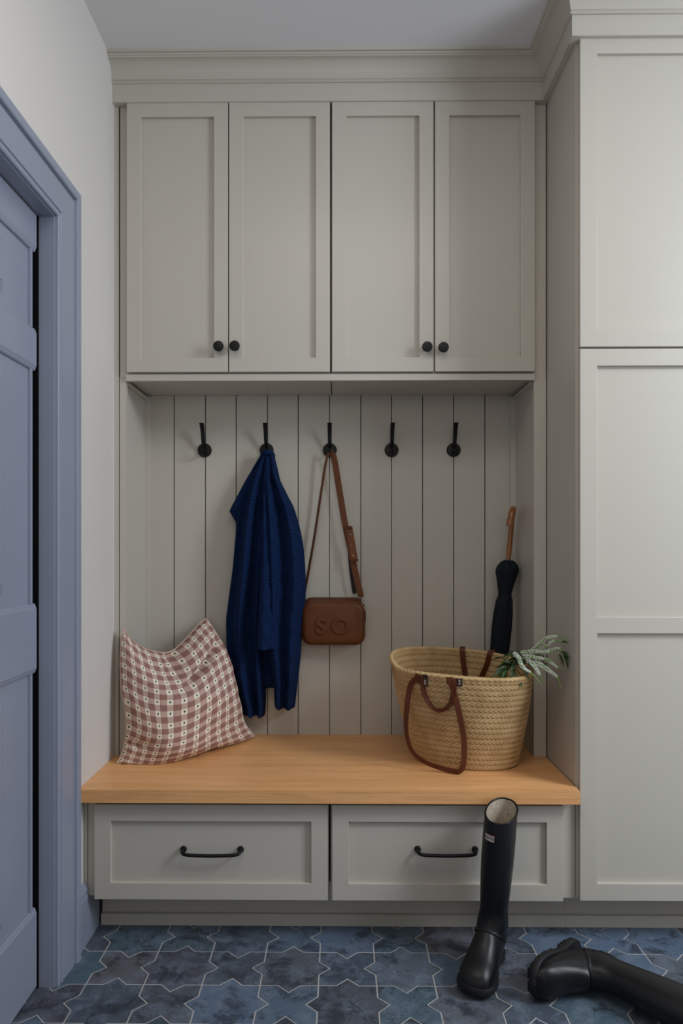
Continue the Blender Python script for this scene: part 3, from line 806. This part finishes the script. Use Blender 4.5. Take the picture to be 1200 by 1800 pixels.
# rim: rolled straw rope with slanting wraps
b = B(); cl = b.loops.layers.float_color.new('weave'); rings = []; NRM = 640
for i in range(NRM):
    th_ = 2*math.pi*i/NRM; p = bsurf(th_, 1.0, -.002); p2 = bsurf(th_+.01, 1.0, -.002); d_ = (p2-p).normalized(); a_ = d_.cross(Vector((0, 0, 1))).normalized(); c_ = a_.cross(d_)
    rings.append([p + (a_*math.cos(2*math.pi*k/10)+c_*math.sin(2*math.pi*k/10))*(.0066+.0014*abs(math.sin(math.pi*(i/NRM*80+k/10)))) for k in range(10)])
rings.append(rings[0]); loft(b, rings, False); fixn(b)
for f in b.faces:
    for l in f.loops: l[cl] = (.85, .85, .85, 1)
obj('rim', b, M['straw'], bas, smooth=60)
def front_at(px, py, off=.006):
    """point of the basket's near wall seen at that place"""
    best = None
    for ti in range(180, 361, 1):
        th_ = R(ti)
        for vi in range(0, 51):
            p = bsurf(th_, vi/50, off); wd = -p.x*st+p.y*ct
            qx = CX + F*(p.x*ct+p.y*st)/wd; qy = CY - F*(p.z-HC)/wd
            e = (qx-px)**2+(qy-py)**2
            if best is None or e < best[0]: best = (e, p)
    return best[1]
FW = Vector((0, -1, 0))
# short carrying handle on the near side
hp = [(743, 1189), (744, 1212), (752, 1232), (764, 1246), (776, 1250), (788, 1242), (795, 1224), (797, 1204), (798, 1186)]
pts = cr([front_at(x, y, .010 if 0 < i < 8 else .007) for i, (x, y) in enumerate(hp)], 6)
b = B(); sides = []
for i in range(len(pts)):
    t_ = (pts[min(i+1, len(pts)-1)]-pts[max(i-1, 0)]).normalized(); s_ = t_.cross(Vector((0, -.88, .1)));
    tt = i/(len(pts)-1); sides.append((s_*(1-.55*math.sin(math.pi*tt)) + Vector((0, -.8, .3))*.55*math.sin(math.pi*tt)).normalized())
ribbon(b, pts, sides, .0165, .0036); obj('handle', b, M['handle'], bas, smooth=40)
# long shoulder strap drooping to the bench
q0 = front_at(733, 1192, .008); q1 = front_at(791, 1190, .012)
zf = ZB+.010
lp = [q0, P(722, 1203, 2.262), P(716, 1235, 2.268), P(713.5, 1280, 2.275), P(722, 1316, 2.272), P(745, 1338, 2.262), P(775, 1350, 2.250), P(797, 1357, 2.238), P(806, 1358, 2.232),
      P(814, 1344, 2.228), P(815, 1300, 2.224), P(807, 1255, 2.212), P(797, 1215, 2.205), q1]
for p in lp:
    if p.z < zf: p.z = zf
pts = cr(lp, 6); b = B(); sides = []
for i, p in enumerate(pts):
    tt = i/(len(pts)-1)
    t_ = (pts[min(i+1, len(pts)-1)]-pts[max(i-1, 0)]).normalized()
    flat = t_.cross(FW)
    if flat.length < .1: flat = Vector((0, 0, 1))
    edge_ = Vector((.35, -.75, .55))
    k = math.exp(-((tt-.30)/.17)**2)*.8 + math.exp(-((tt-.60)/.06)**2)*.3
    if i and sides[-1].dot(flat) < 0: flat = -flat
    sides.append((flat.normalized()*(1-k) + (edge_ if flat.dot(edge_) > 0 else -edge_)*k).normalized())
ribbon(b, pts, sides, .0175, .0036); obj('shoulder_strap', b, M['handle'], bas, smooth=40)
for (px_, py_) in ((747, 1197), (806, 1197), (734, 1192), (791, 1190)):
    c_ = front_at(px_, py_, .0075); d_ = front_at(px_, py_-10, .0075); e_ = front_at(px_, py_+10, .0075)
    b = B(); ribbon(b, cr([d_, c_, e_], 4), (front_at(px_+8, py_)-front_at(px_-8, py_)).normalized(), .018, .003)
    o = obj('handle_tab', b, M['dleather'] if px_ in (747, 806) else M['handle'], bas)
    if px_ in (747, 806):
        b = B()
        for s_ in (-1, 0, 1):
            q = c_ + Vector((0, -.003, s_*.009)); tube(b, [q+Vector((-.003, 0, -.003)), q+Vector((.003, 0, .003))], .0008, 5); tube(b, [q+Vector((.003, 0, -.003)), q+Vector((-.003, 0, .003))], .0008, 5)
        o2 = obj('stitching', b, M['seam'], o)
# far-side handles showing over and inside the rim
def bback(px, v_, off):
    best = None
    for ti in range(0, 181):
        p = bsurf(R(ti), v_, off); wd = -p.x*st+p.y*ct; qx = CX + F*(p.x*ct+p.y*st)/wd
        if best is None or abs(qx-px) < best[0]: best = (abs(qx-px), p)
    return best[1]
for (xa, xb) in ((812, 818), (866, 846)):
    t0 = bback(xa, 1.0, .004); p1 = t0+Vector((0, .010, -.05)); p2 = t0+Vector((0, .004, .008)); p3 = bback((xa*3+xb)/4, .99, -.014); p4 = bback((xa+xb)/2, .90, -.016); p5 = bback(xb, .76, -.016)
    p3.z = t0.z+.004
    b = B(); ribbon(b, cr([p1, p2, p3, p4, p5], 6), Vector((1, 0, 0)), .018, .0036); obj('handle', b, M['handle'], bas, smooth=40)

# ================================================================== UMBRELLA
um = thing('umbrella', 'furled black umbrella with a curved wooden handle in the right niche corner', 'umbrella', (PX(868, 2.62), 2.64, ZB))
base = Vector((PX(865, 2.60), 2.625, ZB+.004)); topp = P(899.5, 915, 2.625)
axis = (topp-base).normalized()
def ua(py):   # axis point at given pixel row
    z = PZ(py, 2.625); t_ = (z-base.z)/(topp.z-base.z); return base.lerp(topp, t_)
rows = [(1287, 3, 0), (1270, 7, 0), (1220, 12, 0), (1180, 15, 0), (1148, 16.5, 0), (1110, 17.5, 0), (1080, 17, 0), (1060, 15.5, 1), (1046, 12.5, 0), (1038, 13, 0), (1020, 17, 0), (1004, 20.5, 0), (996, 19, 0), (988, 13, 0), (984, 7, 0)]
rr = interp_rows(rows, 5); rings = []; NN = 48
for i, (py, hwp, _) in enumerate(rr):
    c_ = ua(py); r_ = hwp*2.62/F; tw = py/300.0; ring = []
    for k in range(NN):
        a = 2*math.pi*k/NN; sa = ((a*8/(2*math.pi)+tw*2) % 1.0)
        q = r_*(.84+.16*(1-sa)**.7)
        ring.append(c_ + Vector((math.cos(a)*q, math.sin(a)*q, .0)))
    rings.append(ring)
b = B(); loft(b, rings); fixn(b); obj('canopy', b, M['umb'], um, smooth=35)
b = B()   # loose pleat corner at the left
loft(b, [[ua(984)+Vector((-.012, -.012, 0)), ua(984)+Vector((-.010, -.016, 0)), ua(984)+Vector((-.006, -.008, 0))],
         [P(870, 1004, 2.61), P(871.5, 1004, 2.605), P(882, 1001, 2.60)], [P(874, 1020, 2.61), P(875, 1020, 2.605), P(886, 1020, 2.60)], [P(879, 1044, 2.61), P(880, 1044, 2.605), P(888, 1044, 2.602)]]); fixn(b)
obj('loose_pleat', b, M['umb'], um)
b = B()
for k in range(8):
    a = 2*math.pi*k/8+.3; c_ = ua(986); e_ = Vector((math.cos(a), math.sin(a), 0))
    tube(b, [c_+e_*.017-Vector((0, 0, .012)), c_+e_*.019+axis*.010], .0011, 6)
obj('rib_tips', b, M['steel'], um)
b = B(); tube(b, [base, base+axis*.05], .004, 10); obj('ferrule', b, M['black'], um, smooth=40)
b = B(); tube(b, [ua(992), ua(978)], .0065, 12); obj('shaft', b, M['black'], um, smooth=40)
b = B(); h0 = ua(984); h1 = ua(925); T_ = ua(905)
cv = Vector((-.22, -.97, 0))
hpth = [h0, h0.lerp(h1, .5), h1, T_, ua(900)+cv*.006, ua(896.5)+cv*.022, ua(897)+cv*.044+Vector((-.001,0,0)), ua(903)+cv*.058+Vector((-.003,0,0)), ua(914)+cv*.064+Vector((-.005,0,0)), ua(926)+cv*.065+Vector((-.007,0,0))]
tube(b, cr(hpth, 6), lambda t_: .0095+.0038*max(0, (t_-.45)/.55)**.6, 16); fixn(b)
obj('crook_handle', b, M['umb_wood'], um, smooth=50)

# ================================================================== FLOWER SPRIGS
def leaf_mesh(b, p0, p1, wd, droop=.3, up=Vector((0, 0, 1))):
    d_ = p1-p0; L = d_.length; s_ = d_.cross(up).normalized(); nrm = s_.cross(d_).normalized()
    n_ = 8; rows_ = []
    for i in range(n_+1):
        t_ = i/n_; c_ = p0+d_*t_ + nrm*L*droop*math.sin(math.pi*t_)*.5 - Vector((0, 0, L*droop*.5*t_*t_))
        w_ = wd*math.sin(math.pi*min(1, t_*.93+.07))**.8*.5+.0002
        rows_.append([c_+s_*w_+nrm*w_*.35, c_ , c_-s_*w_+nrm*w_*.35, c_-Vector((0, 0, .0006))])
    loft(b, rows_); 
spr = [ # path (px,py,d) , flower-range, label
 ([(880, 1176, 2.33), (905, 1152, 2.29), (935, 1146, 2.25), (962, 1146, 2.22), (984, 1149, 2.20)], 'white flower sprig lying straight to the right across the basket rim', .0068),
 ([(884, 1178, 2.33), (905, 1163, 2.28), (925, 1154, 2.24), (952, 1158, 2.21), (977, 1164, 2.19)], 'white flower sprig just below the straight one, tip pointing right', .0068),
 ([(878, 1172, 2.32), (893, 1154, 2.27), (908, 1152, 2.24), (918, 1172, 2.21), (934, 1184, 2.20), (952, 1203, 2.19)], 'white flower sprig curving down nearest the middle of the basket', .0066),
 ([(890, 1178, 2.33), (915, 1162, 2.27), (931, 1163, 2.23), (941, 1174, 2.21), (949, 1188, 2.20), (954, 1203, 2.20)], 'short white flower sprig hanging down over the basket rim', .0074),
 ([(892, 1176, 2.33), (925, 1162, 2.26), (948, 1168, 2.21), (966, 1180, 2.19), (980, 1192, 2.18), (986, 1213, 2.175)], 'white flower sprig with the lowest drooping tip at the right', .0070),
 ([(888, 1174, 2.33), (930, 1158, 2.26), (960, 1160, 2.22), (978, 1172, 2.20), (994, 1178, 2.185)], 'thin white flower sprig with a bright green tip at the right', .0052),
 ([(882, 1174, 2.35), (915, 1158, 2.31), (940, 1140, 2.27), (960, 1122, 2.24), (982, 1119, 2.22), (1000, 1127, 2.185)], 'topmost flower sprig arching high to the right over the basket', .0062),
 ([(884, 1176, 2.35), (925, 1158, 2.30), (953, 1142, 2.26), (972, 1127, 2.23), (990, 1127, 2.20)], 'shaded flower sprig arching just under the topmost one', .0058),
 ([(888, 1178, 2.34), (930, 1156, 2.29), (958, 1146, 2.24), (982, 1140, 2.21), (996, 1152, 2.185)], 'shaded flower sprig at the back ending in dark leaves', .0056),
]
rnd = random.Random(4)
def floret(b, c_, r_):
    # tiny octahedral bud
    v_ = [b.verts.new(c_+Vector(o_)*r_) for o_ in ((1,0,0),(-1,0,0),(0,1,0),(0,-1,0),(0,0,1),(0,0,-1))]
    for t3 in ((0,2,4),(2,1,4),(1,3,4),(3,0,4),(2,0,5),(1,2,5),(3,1,5),(0,3,5)): b.faces.new([v_[q] for q in t3])
for si, (path, lab, rad) in enumerate(spr):
    pts = cr([P(*p) for p in path], 8); s_ = thing('flower_sprig', lab, 'flower', tuple(pts[0]), 'white flower sprigs in the basket')
    b = B(); inside = [pts[0]+Vector((-.03, .03, -.20)), pts[0]+Vector((-.012, .012, -.08))]
    tube(b, inside+pts, lambda t_: .0022 if t_ < .7 else .0026*(1.02-t_)/.3+.0004, 8); obj('stem', b, M['stem'], s_, smooth=60)
    b = B(); n_ = len(pts); i0 = int(n_*.34); i1 = int(n_*.80)
    dense = 20 if si < 6 else 13
    for i in range(i0, i1):
        for q in range(dense):
            t_ = (i+rnd.random()-i0)/(i1-i0); p = samp(pts, (i0+(i1-1-i0)*min(1, t_))/(n_-1))
            rr_ = rad*(1-.62*t_**1.6)*(.8+.3*rnd.random()); a = rnd.random()*6.283
            d_ = (pts[i+1]-pts[i]).normalized(); u_ = d_.cross(Vector((0, 0, 1))).normalized(); w_ = u_.cross(d_)
            floret(b, p+(u_*math.cos(a)+w_*math.sin(a))*rr_, .0013+.0010*rnd.random())
    o = obj('flower_spike', b, M['bud'], s_)
    b = B(); p0 = samp(pts, .34); tube(b, [samp(pts, .34+.5*k/8) for k in range(9)], lambda t_: rad*.8*(1-.6*t_), 8); obj('spike_core', b, M['stem'], s_, smooth=60)
    for q in range(7):
        t_ = .02+.32*rnd.random(); p = samp(pts, t_); a = rnd.random()*6.283
        dirv = Vector((.35+.5*rnd.random(), -.55*rnd.random()+.1, .8*rnd.random()-.45)).normalized()
        if q < 3: dirv = Vector((-.9+.3*rnd.random(), -.3*rnd.random(), .35*rnd.random()-.25)).normalized()
        b = B(); leaf_mesh(b, p, p+dirv*(.030+.022*rnd.random()), .009+.005*rnd.random(), .25); fixn(b); obj('leaf', b, M['leaf'], s_, smooth=60)
# dark broad leaves at the outer end
o_s = [o for o in C.objects if o.name.startswith('flower_sprig')]
for (a, c_, w_) in (((985, 1146, 2.20), (1002, 1156, 2.165), .012), ((990, 1148, 2.19), (998, 1172, 2.17), .011), ((982, 1150, 2.20), (990, 1168, 2.18), .009), ((986, 1130, 2.20), (999, 1129, 2.175), .009)):
    b = B(); leaf_mesh(b, P(*a), P(*c_), w_, .3, Vector((0, -.8, .6))); fixn(b); obj('leaf', b, M['leaf'], o_s[8], smooth=60)
for (a, c_, w_) in (((888, 1178, 2.25), (864, 1187, 2.22), .010), ((892, 1178, 2.24), (880, 1190, 2.205), .009), ((900, 1180, 2.23), (918, 1207, 2.205), .010), ((905, 1176, 2.24), (895, 1192, 2.21), .009), ((893, 1172, 2.25), (870, 1178, 2.23), .010),
                    ((900, 1168, 2.25), (884, 1160, 2.24), .010), ((905, 1165, 2.25), (897, 1180, 2.22), .011), ((915, 1172, 2.24), (930, 1192, 2.21), .010)):
    b = B(); leaf_mesh(b, P(*a), P(*c_), w_, .25, Vector((0, -.8, .6))); fixn(b); obj('leaf', b, M['leaf'], o_s[2], smooth=60)

# ================================================================== RUBBER BOOTS
def boot(name, label, mat4):
    """local frame: +x toe, +z up the shaft, origin under the heel centre"""
    root = thing(name, label, 'boot', (0, 0, 0), 'rubber boots')
    # ring: (cx, cz, tilt deg of the ring plane about y, half length, half width)
    spec = [(.018, .434, -14, .066, .0435), (.019, .405, -9, .067, .0435), (.019, .340, -3, .067, .044), (.018, .270, 0, .064, .043), (.016, .200, 0, .057, .040), (.015, .155, 2, .053, .038),
            (.018, .120, 10, .058, .042), (.027, .092, 24, .064, .041), (.045, .072, 45, .070, .041), (.075, .060, 62, .062, .042), (.110, .050, 74, .050, .0445), (.145, .042, 82, .040, .0465), (.175, .037, 88, .034, .0455), (.198, .033, 94, .028, .0395), (.213, .030, 100, .020, .029), (.219, .029, 104, .010, .014)]
    rr = interp_rows(spec, 4); rings = []; n = 36
    for (cx_, cz_, tl_, hl, hw_) in rr:
        t_ = R(tl_); ring = []
        ux, uz = math.cos(t_), math.sin(t_)     # ring long axis direction
        for k in range(n):
            a = 2*math.pi*k/n; c_, s_ = math.cos(a), math.sin(a)
            x = cx_ + hl*c_*ux; z = cz_ + hl*c_*uz
            ring.append(Vector((x, hw_*math.copysign(abs(s_)**.9, s_), max(z, .016))))
        rings.append(ring)
    b = B(); vr = [[b.verts.new(p) for p in r] for r in rings]
    for A, D in zip(vr[:-1], vr[1:]):
        for i in range(n): j = (i+1) % n; b.faces.new((A[i], A[j], D[j], D[i]))
    b.faces.new(vr[-1]); fixn(b)
    # outward
    up = obj('upper', b, M['rubber'], None, smooth=180)
    parts = [up]
    # lining
    b = B(); inner = []
    for (cx_, cz_, tl_, hl, hw_) in rr[:20]:
        t_ = R(tl_); inner.append([Vector((cx_+(hl-.004)*math.cos(2*math.pi*k/n)*math.cos(t_), (hw_-.004)*math.sin(2*math.pi*k/n), cz_+(hl-.004)*math.cos(2*math.pi*k/n)*math.sin(t_))) for k in range(n)])
    loft(b, inner, False); b.faces.new([b.verts.new(p) for p in inner[-1]])
    parts.append(obj('lining', b, M['lining'], None, smooth=60))
    # rolled top edge
    b = B(); r0 = rings[0]; rg = []
    for i, p in enumerate(r0):
        d_ = (r0[(i+1) % n]-r0[i-1]).normalized(); a_ = d_.cross(Vector((0, 0, 1))).normalized(); c_ = d_.cross(a_)
        cen = Vector((.020, 0, p.z)); q = p.lerp(cen, .03)
        rg.append([q+(a_*math.cos(2*math.pi*k/8)+c_*math.sin(2*math.pi*k/8))*.0028 for k in range(8)])
    rg.append(rg[0]); loft(b, rg, False); fixn(b); parts.append(obj('top_edge', b, M['rubber'], None, smooth=60))
    # sole outline
    def outline(gr=0):
        pts = []
        N = 56
        for k in range(N):
            a = 2*math.pi*k/N; t_ = (1-math.cos(a))/2     # 0 toe .. 1 heel
            x = .222+gr - (.222+.045+2*gr)*t_
            q = (x+.045)/.267; q = min(1, max(0, q))
            wd = .034*math.sqrt(max(0, 1-(1-min(1, q/.16))**2)) if q < .16 else (.034 - .004*math.sin(math.pi*min(1, (q-.16)/.34)) + (.014*max(0, min(1, (q-.42)/.25))))
            if q > .80: wd *= math.sqrt(max(0, 1-((q-.80)/.20)**2))**.9
            pts.append((x, math.copysign(1, math.sin(a))*(wd+gr) if abs(math.sin(a)) > 1e-6 else 0))
        return pts
    ol = outline(.003)
    b = B(); rings2 = []
    for z, g in ((.006, -.002), (.008, .001), (.016, .002), (.023, .001), (.026, -.003)):
        rings2.append([Vector((x*(1+g*2), y*(1+g*12), z+ (.004 if x > .17 else 0)*((x-.17)/.05 if x > .17 else 0))) for x, y in ol])
    loft(b, rings2); fixn(b); parts.append(obj('sole', b, M['sole'], None, smooth=40))
    # cleats under forefoot, heel block
    b = B()
    x = -.040
    while x < .215:
        if not (.035 < x < .075):
            q = (x+.045)/.267; wd = .027 if q < .4 else .038
            if q > .80: wd *= math.sqrt(max(0.05, 1-((q-.80)/.20)**2))
            if q < .12: wd *= .75
            box(b, x, x+.009, -wd, -.004, -.006 if x < .03 else .0, .0075); box(b, x, x+.009, .004, wd, -.006 if x < .03 else .0, .0075)
        x += .015
    tr = obj('tread', b, M['sole'], None, bevel=.0008, seg=1); tr['kind'] = 'stuff'; parts.append(tr)
    for sg in (1, -1):   # raised seam of the heel counter
        b = B(); pth = []
        for q in range(13):
            i_ = 19+q; kk = 18-int(round(8.0*math.sin(q/12*math.pi/2)))*1
            kk = kk if sg > 0 else (36-kk) % 36
            p_ = rings[min(i_, len(rings)-1)][kk]; pth.append(p_+Vector((0, sg*.0006, 0)))
        tube(b, cr(pth, 3), .0014, 6); parts.append(obj('seam', b, M['rubber'], None, smooth=60))

    # heel counter, instep strap, front seam band, buckle tab
    b = B()
    band = []
    for (ax, az, tl_, hl, hw_) in ((.027, .092, 24, .0655, .0425), (.036, .081, 35, .069, .0426)):
        t_ = R(tl_); band.append([Vector((ax+hl*math.cos(a)*math.cos(t_), hw_*math.sin(a), az+hl*math.cos(a)*math.sin(t_))) for a in [R(-115+230*k/30) for k in range(31)]])
    vA = band
    loft(b, [[p*1.0 for p in vA[0]], [p.lerp(Vector((p.x, p.y*1.04, p.z+.001)), 1) for p in vA[0]], [Vector((p.x+.001, p.y*1.04, p.z+.001)) for p in vA[1]], vA[1]], False, False)
    parts.append(obj('instep_strap', b, M['rubber'], None, smooth=60))
    b = B(); ribbon(b, cr([(-.049, -.0, .398), (-.0505, -.0, .385), (-.050, 0, .36)], 4), Vector((0, 1, 0)), .018, .004); parts.append(obj('side_tab', b, M['rubber'], None))
    # pull-on label plate near the top front
    def on_shaft(a, z, off):
        return Vector((.019+(.0672+off)*math.cos(a), (.0438+off)*math.sin(a), z))
    la = LABEL_ANGLE
    for nm, hw_a, z0, z1, off, mt in (('label', .36, .3665, .3855, .0008, 'red'), ('label_field', .335, .3683, .3837, .0014, 'white')):
        b = B(); A = [on_shaft(la+hw_a*(k/8-1+k/8) , z0, off) for k in range(9)]; D = [on_shaft(la+hw_a*(2*k/8-1), z1, off) for k in range(9)]
        A2 = [on_shaft(la+hw_a*(2*k/8-1), z0, off-.004) for k in range(9)]; D2 = [on_shaft(la+hw_a*(2*k/8-1), z1, off-.004) for k in range(9)]
        loft(b, [A2, A, D, D2], False, False); parts.append(obj(nm, b, M[mt], None, smooth=60))
    tb = text_mesh('HUNTER', .0115, .0003, 0)
    for v_ in tb.verts:
        a = la + v_.co.x*.0058/.0046/.0640
        a = la + v_.co.x/.0560
        p = on_shaft(a, .376+v_.co.y, .0019+v_.co.z); v_.co = p
    parts.append(obj('lettering', tb, M['ink'], None))
    for p in parts:
        for v_ in p.data.vertices:
            if v_.co.x > .045: v_.co.x = .045+(v_.co.x-.045)*.90
    root.matrix_world = mat4
    for p in parts: p.parent = root
    return root
fwd = Vector((-.45, -.89, 0)).normalized(); lat = Vector((0, 0, 1)).cross(fwd)
LABEL_ANGLE = R(-18)
def mat_from(fx, fy, fz, loc):
    m_ = Matrix((fx, fy, fz)).transposed().to_4x4(); m_.translation = loc; return m_
tilt = Matrix.Rotation(R(0), 3, lat)
upv = Vector((.07, -.03, 1)).normalized(); fwd = (fwd - upv*fwd.dot(upv)).normalized()
b1 = boot('rubber_boot', 'black knee-high rubber boot standing upright in front of the drawers', mat_from(fwd, upv.cross(fwd).normalized(), upv, Vector((.435, 2.040, .0065))))
LABEL_ANGLE = R(-90)
f2 = Vector((-.72, -.69, .0)).normalized(); u2 = Vector((.69, -.72, .0)).normalized(); l2 = u2.cross(f2)
b2 = boot('rubber_boot', 'black knee-high rubber boot lying on its side on the floor tiles', mat_from(f2, l2, u2, Vector((.632, 2.000, .0525))))
